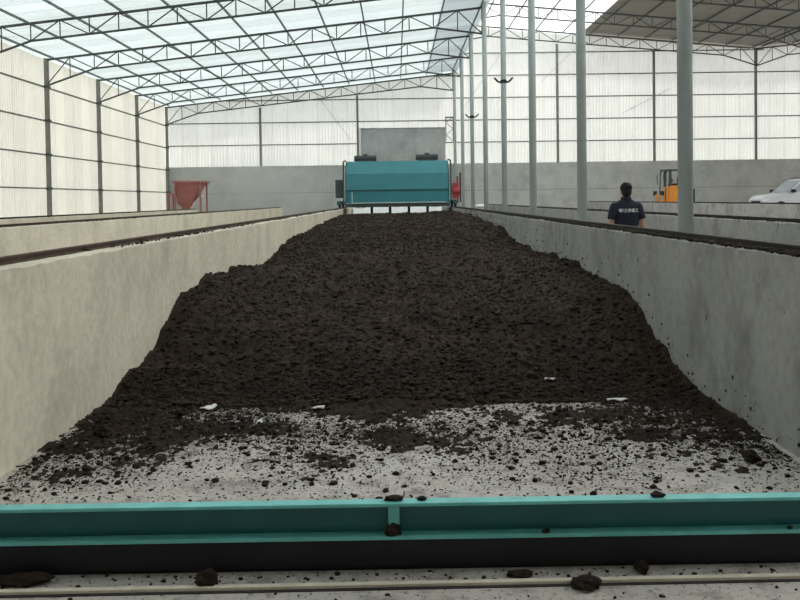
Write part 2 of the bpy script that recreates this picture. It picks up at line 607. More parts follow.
roof('brown sheet roof rising beyond the valley', [(XV, XR, M['roof_dark'])], [XV + .5 + k * 2 for k in range(5)], roof3, M['steel'])

# ------------------------------------------------------------------ trusses
def make_truss(x0, x1, zf, label, group, npan=18, depth=.62, haunch=1.12, right_haunch=True):
    root = thing('roof_truss', (x0, 0, zf(x0)), label=label, cat='roof truss', group=group)
    z0 = zf(x0)
    st = (x1 - x0) / npan
    def top(i): return Vector((i * st, 0, zf(x0 + i * st) - z0 - .04))
    def bot(i):
        d = depth
        if i < 2: d = haunch + (depth - haunch) * i / 2
        if right_haunch and i > npan - 2: d = haunch + (depth - haunch) * (npan - i) / 2
        return top(i) - Vector((0, 0, d))
    MB().tube(top(0), top(npan), .05, n=6).build('top_chord', M['steel'], root)
    b = MB().tube(bot(0), bot(2), .042, n=6).tube(bot(2), bot(npan - 2), .042, n=6).tube(bot(npan - 2), bot(npan), .042, n=6)
    b.build('bottom_chord', M['steel'], root)
    vm = {}
    for i in range(npan + 1):
        key = round((top(i) - bot(i)).length, 3)
        if key not in vm:
            vm[key] = MB().tube((0, 0, 0), (0, 0, -key), .024, n=6).mesh('vertical', M['steel'])
        o = link('vertical', vm[key], root)
        o.location = top(i)
    dm = {}
    for i in range(npan):
        a, c = (bot(i), top(i + 1)) if i % 2 == 0 else (top(i), bot(i + 1))
        d = c - a
        key = (round(d.x, 3), round(d.z, 3))
        if key not in dm:
            dm[key] = MB().tube((0, 0, 0), d, .024, n=6).mesh('diagonal', M['steel'])
        o = link('diagonal', dm[key], root)
        o.location = a
    return root
t1 = make_truss(XL, XC - .1, roof1, 'dark steel lattice truss carrying the low translucent roof', 'trusses under the low roof')
ys = BAY[3:]
t1.location.y = ys[0]
ORD = ['set right against the end wall', 'second from the end wall', 'third from the end wall', 'fourth from the end wall', 'fifth from the end wall']
t1['label'] = 'dark lattice truss of the low translucent roof, ' + ORD[4]
for i, yb in enumerate(ys[1:]):
    c = copy_tree(t1)
    c.location.y = yb
    c['label'] = 'dark lattice truss of the low translucent roof, ' + ORD[3 - i]
t2 = make_truss(XC + .1, XV, roof2, 'dark steel lattice truss carrying the high brown and clear roof', 'trusses under the high roof')
t2.location.y = BAY[5]
t2['label'] = 'dark lattice truss of the high roof, ' + ORD[2]
for i, yb in enumerate(BAY[6:]):
    c = copy_tree(t2)
    c.location.y = yb
    c['label'] = 'dark lattice truss of the high roof, ' + ORD[1 - i]
t3 = make_truss(XV, XR - .2, roof3, 'dark steel lattice truss rising to the right of the valley post', 'trusses beyond the valley', 10)
t3.location.y = BAY[6]
c = copy_tree(t3)
c.location.y = BAY[7]
t3['label'] = 'dark lattice truss beyond the valley post, ' + ORD[1]
c['label'] = 'dark lattice truss beyond the valley post, ' + ORD[0]

# ------------------------------------------------------------------ round columns
def column(yb, bracket, label, group=None):
    t = thing('steel_column', (XC, yb, 0), label=label, cat='column', group=group)
    top = roof2(XC) + .0
    MB().tube((0, 0, 0.02), (0, 0, top), .1, n=24).build('pole', M['galv'], t, smooth=False)
    for p in t.children:
        p.data.polygons.foreach_set('use_smooth', [len(q.vertices) == 4 for q in p.data.polygons])
    MB().box(-.17, .17, -.17, .17, 0, .02).build('base_plate', M['galv'], t)
    MB().box(-.16, .16, -.16, .16, top, top + .02).box(-.13, .13, -.02, .02, top - .2, top).build('cap_plate', M['steel'], t)
    for sx in (-1, 1):
        for sy in (-1, 1):
            MB().tube((.13 * sx, .13 * sy, .02), (.13 * sx, .13 * sy, .05), .015, n=6).build('bolt', M['steel'], t)
    if bracket is not None:
        b = MB().tube((0, 0, bracket - .06), (0, 0, bracket + .06), .115, n=16)
        for s in (-1, 1):
            b.path([(.1 * s, 0, bracket - .02), (.2 * s, 0, bracket), (.33 * s, 0, bracket + .14)], .035, 8)
        b.build('lamp_bracket', M['black'], t)
col_lab = 'tall round grey steel column in the row behind the right trough wall'
for i, yb in enumerate(BAY):
    br, lab, grp = None, col_lab, 'round steel columns of the middle row'
    if i == 0: lab, grp = 'thick round grey column standing beside the worker and hiding half of the orange forklift', None
    if i in (1, 2): lab = ('second', 'third')[i - 1] + ' round grey column of the row, counting the thick one beside the worker'
    if i == 4: lab = 'plain round column standing between the two with winged brackets'
    if i == 6: lab = 'thin looking round column, next to the one at the end wall'
    if i == 7: lab = 'round column of the middle row standing at the end wall'
    if i == 3: br, lab, grp = 1.6 + (198 - 82) * yb / 800, 'round steel column with the larger dark winged bracket', None
    if i == 5: br, lab, grp = 1.6 + (198.4 - 117) * yb / 800, 'round steel column with the smaller dark winged bracket', None
    column(yb, br, lab, grp)

# ------------------------------------------------------------------ trough walls
def rail_prof(x, z):
    return [(x - .045, z), (x + .045, z), (x + .045, z + .008), (x + .008, z + .012), (x + .008, z + .032), (x + .022, z + .035), (x + .022, z + .048),
            (x - .022, z + .048), (x - .022, z + .035), (x - .008, z + .032), (x - .008, z + .012), (x - .045, z + .008)]
WT = 1.222
def trough_wall(xa, xb, y0, y1, mat, rail, label, railx, top=WT, jag=True):
    t = thing('trough_wall', ((xa + xb) / 2, y0, 0), label=label, cat='wall')
    cx = (xa + xb) / 2
    # cast wall with slightly uneven arrises
    n = int((y1 - y0) / .12)
    rng = np.random.default_rng(int(abs(xa) * 100))
    rings = []
    for k in range(n + 1):
        yy = (y1 - y0) * k / n
        j = rng.uniform(-.006, .006, 4)
        ch = .008 + .012 * rng.random() ** 3
        ch2 = .008 + .012 * rng.random() ** 3
        rings.append([(xa - cx + j[0] * .3, yy, 0), (xb - cx + j[1] * .3, yy, 0), (xb - cx, yy, top - ch2), (xb - cx - ch2, yy, top + j[2] * .4),
                      (xa - cx + ch, yy, top + j[3] * .4), (xa - cx, yy, top - ch)])
    MB().loft(rings).build('wall_body', mat, t)
    MB().prism(rail_prof(railx - cx, top), 'y', 0, y1 - y0).build('rail', rail, t)
    # rail clips
    me = MB().box(-.065, .065, -.03, .03, 0, .018).mesh('rail_clip', rail)
    for k in range(int((y1 - y0) / 1.5)):
        if y0 + .6 + 1.5 * k > 26: break
        o = link('rail_clip', me, t)
        o.location = (railx - cx, .6 + 1.5 * k, top)
    return t
trough_wall(-2.62, -2.35, 4.3, 46, M['conc_l'], M['rust'], 'pale concrete wall with rusty rail on the hopper side of the compost heap', -2.52)
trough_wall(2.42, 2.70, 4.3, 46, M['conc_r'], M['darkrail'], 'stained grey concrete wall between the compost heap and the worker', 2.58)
trough_wall(-6.83, -6.56, 4.3, 46, M['conc_l'], M['rust'], 'bare concrete trough wall across the aisle from the rusty railed wall', -6.7)
trough_wall(-10.7, -10.43, 4.3, 42, M['conc_l'], M['darkrail'], 'low concrete trough wall running past the red hopper', -10.56)
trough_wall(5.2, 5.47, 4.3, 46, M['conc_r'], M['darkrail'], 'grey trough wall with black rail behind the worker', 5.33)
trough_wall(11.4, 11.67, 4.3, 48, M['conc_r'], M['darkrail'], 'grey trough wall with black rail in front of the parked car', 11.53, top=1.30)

# ------------------------------------------------------------------ compost heap
YL = np.array([4.5, 5.4, 6.3, 6.9, 7.4, 8.0, 8.66, 9.64, 10.9, 12.5, 13.9, 15.5, 17.4, 19.2, 27, 34.8, 40])
ZL = np.array([-.028, -.012, .004, .06, .13, .385, .545, .62, .66, .52, .44, .62, .75, .78, .88, .95, .7])
YC = np.array([4.5, 5.2, 5.8, 6.3, 6.8, 7.5, 8.3, 9.5, 11, 14, 18, 24, 30, 34.8, 40])
ZC = np.array([-.040, -.028, -.019, -.002, .07, .2, .36, .52, .64, .72, .84, .92, .94, .95, .7])
YR = np.array([4.5, 5.4, 6.0, 6.6, 7.0, 7.22, 7.65, 8.27, 9.58, 11.35, 13.9, 15.4, 18.8, 25, 34.8, 40])
ZR = np.array([-.026, -.012, .002, .035, .07, .19, .33, .54, .61, .71, .60, .67, .9, 1.0, 1.03, .8])
def heap_z(X, Y, fine=True):
    wy = Y + (vnoise(X * .9 + 5, Y * .9, 3) - .5) * .55 + (vnoise(X * 2.7, Y * 2.7, 9) - .5) * .25
    wy2 = Y + (wy - Y) * .35
    zl, zr = np.interp(wy2, YL, ZL), np.interp(wy2, YR, ZR)
    zc = np.interp(wy, YC, ZC)
    u = (X - .035) / 2.385
    a = np.clip(np.abs(u), 0, 1)
    s = np.clip((a - .38) / .55, 0, 1)
    s = s * s * (3 - 2 * s)
    side = np.where(u < 0, zl, zr)
    z = zc * (1 - s) + side * s
    if fine:
        th = np.clip((z + .03) / .14, 0.12, 1.0)          # thin cover is less lumpy
        z = z + (vnoise(X * 1.3, Y * 1.3, 21) - .5) * .10 * th
        z = z + (vnoise(X * 2.6, Y * 3.2, 22) - .5) * (.07 * th + .012)
        z = z + (vnoise(X * 7, Y * 8, 23) - .5) * (.05 * th + .014)
        z = z + (cells(X * 7.0, Y * 7.0, 31) - .4) * .020 * th
        z = z + (cells(X * 15.0, Y * 15.0, 32) - .4) * (.022 * th + .004)
        z = z + (cells(X * 30.0, Y * 30.0, 33) - .4) * .018
        z = z + (vnoise(X * 24, Y * 24, 35) - .5) * .020 * (1.3 - th)
        z = z + (vnoise(X * 50, Y * 50, 34) - .5) * .020
        for cx, cy, rx, ry, hh in ((-.02, 5.35, .26, .25, .022), (-.45, 4.85, .16, .10, .022), (1.75, 5.1, .4, .3, .010), (1.3, 5.7, .5, .2, .012), (-1.9, 5.6, .35, .3, .012), (-1.1, 5.5, .3, .2, .012), (-1.35, 6.0, .35, .16, -.035), (-.95, 5.85, .25, .12, -.02), (1.5, 6.1, .3, .15, -.015), (.9, 6.15, .4, .2, -.012)):
            z = z + hh * np.exp(-((X - cx) / rx) ** 2 - ((Y - cy) / ry) ** 2)
    return z
rows = [4.55]
while rows[-1] < 39.5:
    yy = rows[-1]
    rows.append(yy + min(.12, max(.018, .00032 * yy * yy)))
rows = np.array(rows)
NX = 330
cols_ = np.linspace(-2.349, 2.419, NX)
GX, GY = np.meshgrid(cols_, rows)
GZ = np.maximum(heap_z(GX, GY), -.06)
V = np.stack([GX, GY, GZ], -1).reshape(-1, 3)
nr = len(rows)
idx = np.arange(nr * NX).reshape(nr, NX)
F = np.stack([idx[:-1, :-1], idx[:-1, 1:], idx[1:, 1:], idx[1:, :-1]], -1).reshape(-1, 4)
zq = V[F, 2].max(1)
F = F[zq > -.004]
link('compost_heap', np_mesh('compost_heap', V, F, M['soil']), None, label='long dark brown heap of crumbly compost filling the concrete trough',
     cat='compost', kind='stuff')

rng = np.random.default_rng(5)
# loose clods lying on the heap and thinning out over the bare floor
def scatter(n, y0, y1, r0, r1, power, seed, keep=None):
    rg = np.random.default_rng(seed)
    X = rg.uniform(-2.3, 2.37, n)
    Y = y0 + (y1 - y0) * rg.random(n) ** power
    R = r0 + (r1 - r0) * rg.random(n) ** 3
    if keep is not None:
        k = rg.random(n) < keep(X, Y)
        X, Y, R = X[k], Y[k], R[k]
    Z = np.maximum(heap_z(X, Y), 0) + R * .3
    return np.stack([X, Y, Z], 1), R
P, R = scatter(26000, 6.2, 20, .007, .030, 1.8, 41)
Pf, Rf = scatter(14000, 14, 34.5, .012, .04, .9, 47)
P, R = np.concatenate([P, Pf]), np.concatenate([R, Rf])
link('heap_clods', crumbs('heap_clods', P, R, M['soil'], 2), None, label='loose clods lying all over the compost heap', cat='compost', kind='stuff')
def floor_density(X, Y):
    d = np.clip((Y - 3.6) / 2.4, .10, 1) * (.15 + 1.3 * vnoise(X * 1.7, Y * 2.2, 77) ** 1.6)
    return np.clip(d + .5 * np.clip((np.abs(X) - .9) / 1.2, 0, 1) * np.clip((Y - 4.2), 0, 1), 0, 1)
P, R = scatter(150000, 4.0, 7.0, .0025, .0095, .8, 42, floor_density)
link('floor_grit', crumbs('floor_grit', P, R, M['crumb'], 3, .6, True), None,
     label='fine dark compost grit peppering the pale trough floor', cat='compost', kind='stuff')
P, R = scatter(7500, 4.1, 7.0, .007, .024, .75, 44, floor_density)
link('floor_crumbs', crumbs('floor_crumbs', P, R, M['crumb'], 4, .6), None,
     label='small dark crumbs of compost scattered over the pale trough floor', cat='compost', kind='stuff')

# residue along the wall tops
def residue(x0, x1, y0, y1, n, z, label, seed, r=(.006, .03), dens=1.0):
    rg = np.random.default_rng(seed)
    Y = y0 + (y1 - y0) * rg.random(n) ** 1.7
    X = rg.uniform(x0, x1, n)
    k = vnoise(Y * 1.1, X * 0 + seed, seed) > (1 - dens) * .8
    X, Y = X[k], Y[k]
    R = r[0] + (r[1] - r[0]) * rg.random(len(X)) ** 2
    P = np.stack([X, Y, np.full(len(X), z) + R * .4], 1)
    link('soil_residue', crumbs('soil_residue', P, R, M['crumb'], seed), None, label=label, cat='soil', kind='stuff')
residue(-2.46, -2.36, 4.5, 34, 700, WT, 'brown soil crumbs along the pale wall top beside the rusty rail', 51, (.004, .018), .5)
residue(-2.62, -2.57, 4.5, 34, 900, WT, 'dark soil ridge lying behind the rusty rail', 56, (.008, .026), .8)
residue(2.425, 2.54, 4.5, 34, 3600, WT, 'dark soil crumbs along the stained wall top beside the heap', 52, (.005, .022), .85)
residue(2.63, 2.70, 4.5, 34, 900, WT, 'dark soil ridge on the worker side of the rail', 53, (.005, .02), .8)
residue(5.21, 5.29, 5, 40, 1100, WT, 'soil crumbs on the trough wall behind the worker', 54, (.006, .028), .7)
residue(-6.65, -6.57, 5, 40, 500, WT, 'soil crumbs on the bare concrete wall across the aisle', 55, dens=.4)
residue(-10.5, -10.44, 5, 40, 400, WT, 'soil crumbs on the low wall by the red hopper', 57, dens=.4)
residue(11.41, 11.49, 8, 40, 700, 1.30, 'soil crumbs on the wall in front of the parked car', 58, (.008, .03), .6)

# splashes of compost stuck to the stained wall face just above the heap
rg = np.random.default_rng(61)
n = 900
Y = 4.6 + 28 * rg.random(n) ** 1.3
zh = np.maximum(heap_z(np.full(n, 2.38), Y), 0)
Zs = np.minimum(zh + .02 + rg.exponential(.07, n), WT - .03)
far = rg.random(n) < .6
Y = np.where(far, rg.uniform(13, 28, n), Y)
zh = np.maximum(heap_z(np.full(n, 2.38), Y), 0)
Zs = np.where(far, zh + rg.random(n) ** .8 * np.maximum(WT - zh - .02, .02), Zs)
R = .003 + .010 * rg.random(n) ** 3
link('wall_splashes', crumbs('wall_splashes', np.stack([np.full(n, 2.418), Y, Zs], 1), R, M['crumb'], 9, 1.3), None,
     label='compost splashes stuck to the stained wall above the heap', cat='soil', kind='stuff')

# ------------------------------------------------------------------ foreground beam
bm_ = thing('steel_beam', (0, 3.425, 0), rz=0.002, label='teal painted steel channel beam lying across the trough in front', cat='beam')
BX = 3.4
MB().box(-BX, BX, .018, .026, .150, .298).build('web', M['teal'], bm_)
MB().box(-BX, BX, -.034, .030, .286, .300).build('top_flange', M['tealflange_lit'], bm_, bevel=.003)
MB().box(-BX, BX, -.040, .030, .146, .162).build('bottom_flange', M['tealflange_lit'], bm_, bevel=.003)
MB().box(-.056, -.008, -.028, .018, .164, .286).build('stiffener', M['tealflange_lit'], bm_, bevel=.003)
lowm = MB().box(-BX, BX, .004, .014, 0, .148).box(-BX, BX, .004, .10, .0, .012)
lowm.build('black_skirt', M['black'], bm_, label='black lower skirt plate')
# track and flat bar in the floor in front of the beam
tr = thing('floor_track', (0, 3.250, 0), rz=0.010, label='narrow steel track let into the floor in front of the beam', cat='track')
MB().box(-BX, BX, .012, .040, 0, .016).build('track_lip', M['conc_l'], tr)
MB().box(-BX, BX, -.006, .012, 0, .004).build('track_groove', M['darkrail'], tr)

def clod(loc, r, seed, label, flat=.7):
    rg = np.random.default_rng(seed)
    bm = bmesh.new()
    bmesh.ops.create_icosphere(bm, subdivisions=3, radius=1)
    ph = rg.uniform(0, 9, 6)
    for v in bm.verts:
        c = v.co
        k = 1 + .18 * math.sin(3 * c.x + ph[0]) * math.sin(2.6 * c.y + ph[1]) + .12 * math.sin(6 * c.z + ph[2] + 4 * c.x) + .09 * math.sin(9 * c.y + ph[3] + 5 * c.x) + rg.uniform(-.05, .05)
        v.co = Vector((c.x * r[0], c.y * r[1], max(c.z, -.55) * r[2])) * k
    me = bpy.data.meshes.new('soil_clod')
    bm.to_mesh(me)
    bm.free()
    zmin = min(v.co.z for v in me.vertices)
    for v in me.vertices: v.co.z -= zmin
    me.materials.append(M['crumb'])
    o = link('soil_clod', me, None, label=label, cat='clod')
    o.location = loc
clod((-.03, 3.435, .30), (.036, .02, .012), 1, 'flat soil clod on the upper flange above the stiffener')
clod((-.035, 3.39, .162), (.034, .012, .03), 2, 'soil clod resting on the lower flange at the stiffener')
clod((-.815, 3.30, 0), (.05, .035, .04), 3, 'dark lump of soil on the floor between the beam and the track')
clod((.75, 3.235, 0), (.055, .04, .028), 4, 'broad soil lump on the floor just outside the track')
clod((.09, 3.433, .30), (.022, .015, .009), 5, 'small soil crumb on the upper flange near the stiffener')
clod((1.11, 3.43, .30), (.03, .02, .012), 6, 'soil crumb far along the upper flange')
clod((.62, 3.40, .162), (.016, .010, .010), 7, 'tiny soil crumb on the lower flange')
clod((1.67, 3.40, .162), (.014, .008, .008), 12, 'pea sized soil crumb at the far end of the lower flange')
clod((-1.6, 3.345, 0), (.12, .04, .025), 8, 'long low smear of soil by the black skirt')
clod((1.02, 3.365, 0), (.03, .03, .03), 9, 'round soil lump touching the black skirt')
clod((.50, 3.345, 0), (.06, .025, .015), 10, 'flat soil patch beside the black skirt')
clod((-2.04, 5.45, 0), (.06, .05, .045), 13, 'fist sized compost lump on the floor by the pale wall')
clod((-1.62, 5.9, .02), (.05, .045, .035), 14, 'compost lump half out of the heap edge by the pale wall')
clod((2.1, 4.75, 0), (.05, .045, .04), 17, 'compost lump on the floor by the stained wall')
rg = np.random.default_rng(71)
n = 420
X = rg.uniform(-2.2, 2.2, n); Y = np.where(rg.random(n) < .7, rg.uniform(3.30, 3.41, n), rg.uniform(3.08, 3.23, n))
R = .002 + .010 * rg.random(n) ** 3
link('floor_crumbs', crumbs('front_crumbs', np.stack([X, Y, R * .3], 1), R, M['crumb'], 12), None,
     label='small dark crumbs scattered on the floor in front of the beam', cat='compost', kind='stuff')
# pale scraps on the heap's toe
def scrap(loc, sx, sy, seed, label):
    rg = np.random.default_rng(seed)
    n = 9
    top, botm = [], []
    for k in range(n):
        t = 2 * math.pi * k / n
        q = rg.uniform(.6, 1.15)
        top.append((sx * q * math.cos(t), sy * q * math.sin(t), .012 + rg.uniform(0, .03)))
    botm = [(a, b, c - .008) for a, b, c in top]
    MB().add(top + [(0, 0, .035)] + botm + [(0, 0, .027)], [(k, (k + 1) % n, n) for k in range(n)] + [(n + 1 + (k + 1) % n, n + 1 + k, 2 * n + 1) for k in range(n)]
             + [(k, n + 1 + k, n + 1 + (k + 1) % n, (k + 1) % n) for k in range(n)]).build('white_scrap', M['white'], label=label, cat='scrap').location = loc
def on_heap(x, y, dz=0):
    return (x, y, float(max(heap_z(np.array([x]), np.array([y]))[0], 0)) + dz)
scrap(on_heap(-1.47, 6.15, -.005), .07, .09, 1, 'largest crumpled white scrap at the foot of the heap')
scrap(on_heap(-1.01, 5.72, -.005), .025, .05, 2, 'narrow white scrap on the compost between the bare patches')
scrap(on_heap(-.62, 6.05, -.005), .06, .05, 3, 'white scrap at the foot of the heap toward the middle')
scrap(on_heap(1.70, 6.2, -.005), .08, .035, 4, 'white strip at the foot of the heap by the stained wall')
scrap(on_heap(1.25, 6.65, -.005), .05, .03, 5, 'small white flake higher on the heap by the stained wall')

# ------------------------------------------------------------------ compost turner
tn = thing('compost_turner', (0.03, 35.2, 0), label='teal compost turning machine straddling the trough on the wall rails', cat='machine')
HW = 2.26
prof = [(-.10, 1.46), (-.10, 2.02), (0.0, 2.75), (.55, 3.32), (2.0, 3.32), (2.5, 2.75), (2.5, 1.46)]
def strip(a, b, th=.03):
    """plate between two profile points across the machine"""
    d = Vector((b[0] - a[0], b[1] - a[1])).normalized()
    nrm = Vector((d.y, -d.x)) * th
    pr = [a, b, (b[0] + nrm.x, b[1] + nrm.y), (a[0] + nrm.x, a[1] + nrm.y)]
    return pr
for nm, i in (('lower_front_panel', 0), ('front_panel', 1), ('upper_front_panel', 2), ('top_panel', 3), ('rear_top_panel', 4), ('rear_panel', 5)):
    MB().prism(strip(prof[i], prof[i + 1]), 'x', -HW, HW).build(nm, M['tealhood'], tn)
for s in (-1, 1):
    MB().prism(prof, 'x', s * HW - .02, s * HW + .02).build('side_plate', M['tealdark'], tn)
    # bent pipe frame at each end
    x = s * (HW + .09)
    MB().path([(x, -.15, 1.5), (x, -.15, 3.22), (x, .05, 3.3), (x - s * .09, .2, 3.34)], .035).build('pipe_frame', M['motor'], tn)
    # wheel truck on the rail
    xr = 2.55 * s - .03 + (-.0 if s > 0 else .0)
    xr = (2.58 if s > 0 else -2.52) - .03
    MB().box(xr - .1, xr + .1, -.2, 2.6, WT + .17, WT + .33).build('wheel_truck', M['tealdark'], tn)
    for yy in (.1, 2.3):
        w_ = MB().tube((xr - .05, yy, WT + .048 + .15), (xr + .05, yy, WT + .048 + .15), .15, n=20).build('wheel', M['black'], tn)
MB().box(-HW, HW, -.14, -.08, 2.0, 2.05).build('seam_strip', M['tealdark'], tn)
MB().box(-HW - .05, HW + .05, -.16, .1, 1.28, 1.44).build('bottom_beam', M['motor'], tn)
MB().path([(-1.98, -.2, 1.95), (-1.98, -.2, 1.46), (2.1, -.2, 1.46)], .028).build('pale_pipe', M['palepipe'], tn)
for x in (-1.13, -.33, .5, 1.32):
    MB().box(x - .06, x + .06, -.08, 0.04, 1.0, 1.28).prism([(x - .06, 1.0), (x + .06, 1.0), (x, .88)], 'y', -.08, .04).build('scraper_tooth', M['black'], tn)
def motor(x, y, z, lgth, r, mat, parent):
    mo = MB().tube((x - lgth / 2, y, z), (x + lgth / 2, y, z), r, n=18).box(x - lgth * .42, x + lgth * .42, y - r, y + r, z - r - .03, z - r + .05)
    for k in range(7):
        xx = x - lgth * .4 + k * lgth * .13
        mo.tube((xx, y, z), (xx + .02, y, z), r * 1.13, n=18)
    o = mo.build('motor', mat, parent)
    MB().box(x - .1, x + .1, y - .07, y + .07, z + r * .8, z + r * 1.5).build('terminal_box', mat, o)
motor(-1.42, .9, 3.47, 1.0, .13, M['motor'], tn)
motor(1.35, .9, 3.49, 1.0, .13, M['motor'], tn)
cb = MB().box(-2.72, -2.42, .0, .4, 1.7, 2.5).build('control_box', M['tealdark'], tn)
MB().box(-2.70, -2.44, -.02, 0, 1.74, 2.46).build('box_door', M['motor'], cb)
rd = MB().tube((2.42, .1, 1.95), (2.75, .1, 1.95), .2, n=18).box(2.44, 2.6, -.05, .25, 1.62, 2.3).build('red_gearbox', M['red'], tn, label='red gearbox')
MB().box(2.62, 2.70, .02, .14, 1.4, 2.5).build('gear_guard', M['red'], rd)
MB().tube((2.78, .1, 1.45), (2.78, .1, 2.75), .04, n=10).build('lift_rod', M['rust'], tn)
MB().tube((2.66, .22, 1.45), (2.66, .22, 2.6), .03, n=10).build('lift_rod', M['rust'], tn)

# white sheeting over the heap behind the machine
rows_ = np.linspace(40.2, 45.5, 40); cl = np.linspace(-2.3, 2.37, 50)
A, B = np.meshgrid(cl, rows_)
Zt = .45 + .75 * np.exp(-((B - 42.5) / 2.0) ** 2) + (vnoise(A * 1.5, B * 1.5, 91) - .5) * .22
Vt = np.stack([A, B, Zt], -1).reshape(-1, 3)
ii = np.arange(40 * 50).reshape(40, 50)
Ft = np.stack([ii[:-1, :-1], ii[:-1, 1:], ii[1:, 1:], ii[1:, :-1]], -1).reshape(-1, 4)
o = link('plastic_sheet', np_mesh('plastic_sheet', Vt, Ft, M['white'], True), None, label='white plastic sheet over the heap behind the turning machine', cat='sheet')
sl = o.modifiers.new('thick', 'SOLIDIFY'); sl.thickness = .01

# white sacks by the columns
def sack(loc, rz, label, group):
    mb = MB()
    rings = []
    for k in range(9):
        t = -1 + k / 4
        q = max(.05, (1 - abs(t) ** 4)) ** .5
        rings.append([(.5 * t, .3 * math.cos(a) * (.75 + .25 * q), .13 * q * math.sin(a) + .13) for a in [2 * math.pi * j / 14 for j in range(14)]])
    o = mb.loft(rings).build('white_sack', M['white'], smooth=True, label=label, cat='sack', group=group)
    o.location = loc
    o.rotation_euler.z = rz
for i in range(5):
    sack((4.55, 43.5, 0.26 * i), 1.5 + .05 * i, ('lowest', 'second lowest', 'middle', 'second highest', 'topmost')[i] + ' white sack of the taller stack behind the columns', 'white sacks')
for i in range(4):
    sack((4.8 - .02 * i, 45.2, .26 * i), 1.6 - .06 * i, ('lowest', 'second lowest', 'second highest', 'topmost')[i] + ' white sack of the shorter stack behind the columns', 'white sacks')

# grey curtain hanging on the end wall
cw = thing('wall_curtain', (.45, YF - .25, 4.0), label='plain grey tarpaulin curtain hung on the end wall above the turning machine', cat='curtain')
xs = np.linspace(-2.75, 2.8, 90)
vs, fs = [], []
for k, xx in enumerate(xs):
    dy = .03 * math.sin(xx * 4.3) + .018 * math.sin(xx * 11 + 1)
    tz = 2.28 + (.05 if xx < -1.4 else 0) + .015 * math.sin(xx * 9)
    vs += [(xx, dy, -2.6), (xx, dy * .4, tz)]
for k in range(len(xs) - 1):
    fs.append((2 * k, 2 * k + 2, 2 * k + 3, 2 * k + 1))
o = MB().add(vs, fs).build('cloth', M['tarp'], cw, smooth=True)
o.modifiers.new('t', 'SOLIDIFY').thickness = .012
MB().tube((-2.8, 0, 2.3), (2.85, 0, 2.3), .03, n=8).build('curtain_rod', M['galv'], cw)
MB().tube((-2.82, -.05, -3.98), (-2.82, -.05, 2.35), .06, n=10).build('white_pipe', M['white'], cw)

# ------------------------------------------------------------------ red hopper
hp = thing('feed_hopper', (-11.42, 44.6, 0), label='red sheet steel feed hopper on legs beside the left wall', cat='hopper')
hp.scale = (.82, 1, 1)
def rect(x0, x1, y0, y1, z): return [(x0, y0, z), (x1, y0, z), (x1, y1, z), (x0, y1, z)]
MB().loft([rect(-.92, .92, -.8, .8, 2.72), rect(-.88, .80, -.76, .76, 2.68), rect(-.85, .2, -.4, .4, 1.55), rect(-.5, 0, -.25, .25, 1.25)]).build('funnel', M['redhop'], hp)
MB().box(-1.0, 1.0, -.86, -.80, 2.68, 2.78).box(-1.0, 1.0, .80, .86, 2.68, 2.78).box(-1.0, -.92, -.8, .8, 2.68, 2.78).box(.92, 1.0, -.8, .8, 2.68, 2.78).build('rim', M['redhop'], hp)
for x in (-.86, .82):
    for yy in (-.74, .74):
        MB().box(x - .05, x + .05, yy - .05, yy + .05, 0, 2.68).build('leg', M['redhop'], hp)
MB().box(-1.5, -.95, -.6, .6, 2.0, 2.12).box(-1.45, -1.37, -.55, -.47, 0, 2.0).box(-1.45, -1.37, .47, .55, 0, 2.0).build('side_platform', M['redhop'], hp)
MB().prism([(.0, 1.2), (.75, 1.9), (.75, 2.05), (0, 1.4)], 'y', -.3, .3).build('chute', M['white'], hp)
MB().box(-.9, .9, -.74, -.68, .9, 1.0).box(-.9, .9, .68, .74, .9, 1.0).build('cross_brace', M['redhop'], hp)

# ------------------------------------------------------------------ forklift
fk = thing('forklift', (13.98, 40.6, SLAB), rz=math.pi, label='orange forklift with overhead guard parked by the far concrete wall', cat='forklift')
fk.scale = (.78, 1, 1)
# local: +x points at the mast
MB().prism([(-.95, .4), (-.95, 1.50), (-.85, 1.62), (.25, 1.62), (.38, 1.5), (.42, .85), (.80, .80), (.80, .4)], 'y', -.5, .5).build('body', M['orange'], fk, bevel=.04)
MB().prism([(-1.10, .45), (-1.12, 1.2), (-1.0, 1.4), (-.95, 1.4), (-.95, .4)], 'y', -.55, .55).build('counterweight', M['orange'], fk, bevel=.03)
MB().box(-.45, -.05, -.25, .25, 1.62, 1.72).box(-.55, -.43, -.25, .25, 1.66, 2.05).build('seat', M['black'], fk, bevel=.03)
for s in (-1, 1):
    MB().path([(-.90, .46 * s, 1.45), (-.85, .44 * s, 2.36)], .035).build('guard_post', M['motor'], fk)
    MB().path([(.62, .46 * s, .8), (.55, .44 * s, 2.3), (.45, .44 * s, 2.36)], .04).build('guard_post', M['motor'], fk)
    MB().box(.20, .36, .38 * s - .05, .38 * s + .05, 1.55, 2.36).build('cab_pillar', M['motor'], fk)
    MB().box(.86, .93, .30 * s - .05, .30 * s + .05, .1, 1.2).build('mast_rail', M['orange'], fk)
    MB().box(.98, 1.7, .28 * s - .06, .28 * s + .06, .06, .10).box(.94, .98, .28 * s - .06, .28 * s + .06, .06, .5).build('fork', M['motor'], fk)
    for x, r in ((.50, .36), (-.70, .36)):
        wb = MB().tube((x, s * .46, r), (x, s * .64, r), r, n=22).build('wheel', M['black'], fk)
        MB().tube((x, s * .63, r), (x, s * .655, r), r * .5, n=16).build('hub', M['white'], wb)
    MB().box(.78, .95, .56 * s - .10, .56 * s + .10, 1.12, 1.34).build('head_lamp', M['black'], fk)
    MB().tube((.72, .5 * s, 1.65), (.76, .5 * s, 2.15), .03, n=8).build('mirror_arm', M['motor'], fk)
MB().box(-.92, .58, -.48, .48, 2.36, 2.43).build('roof_guard', M['motor'], fk, bevel=.015)
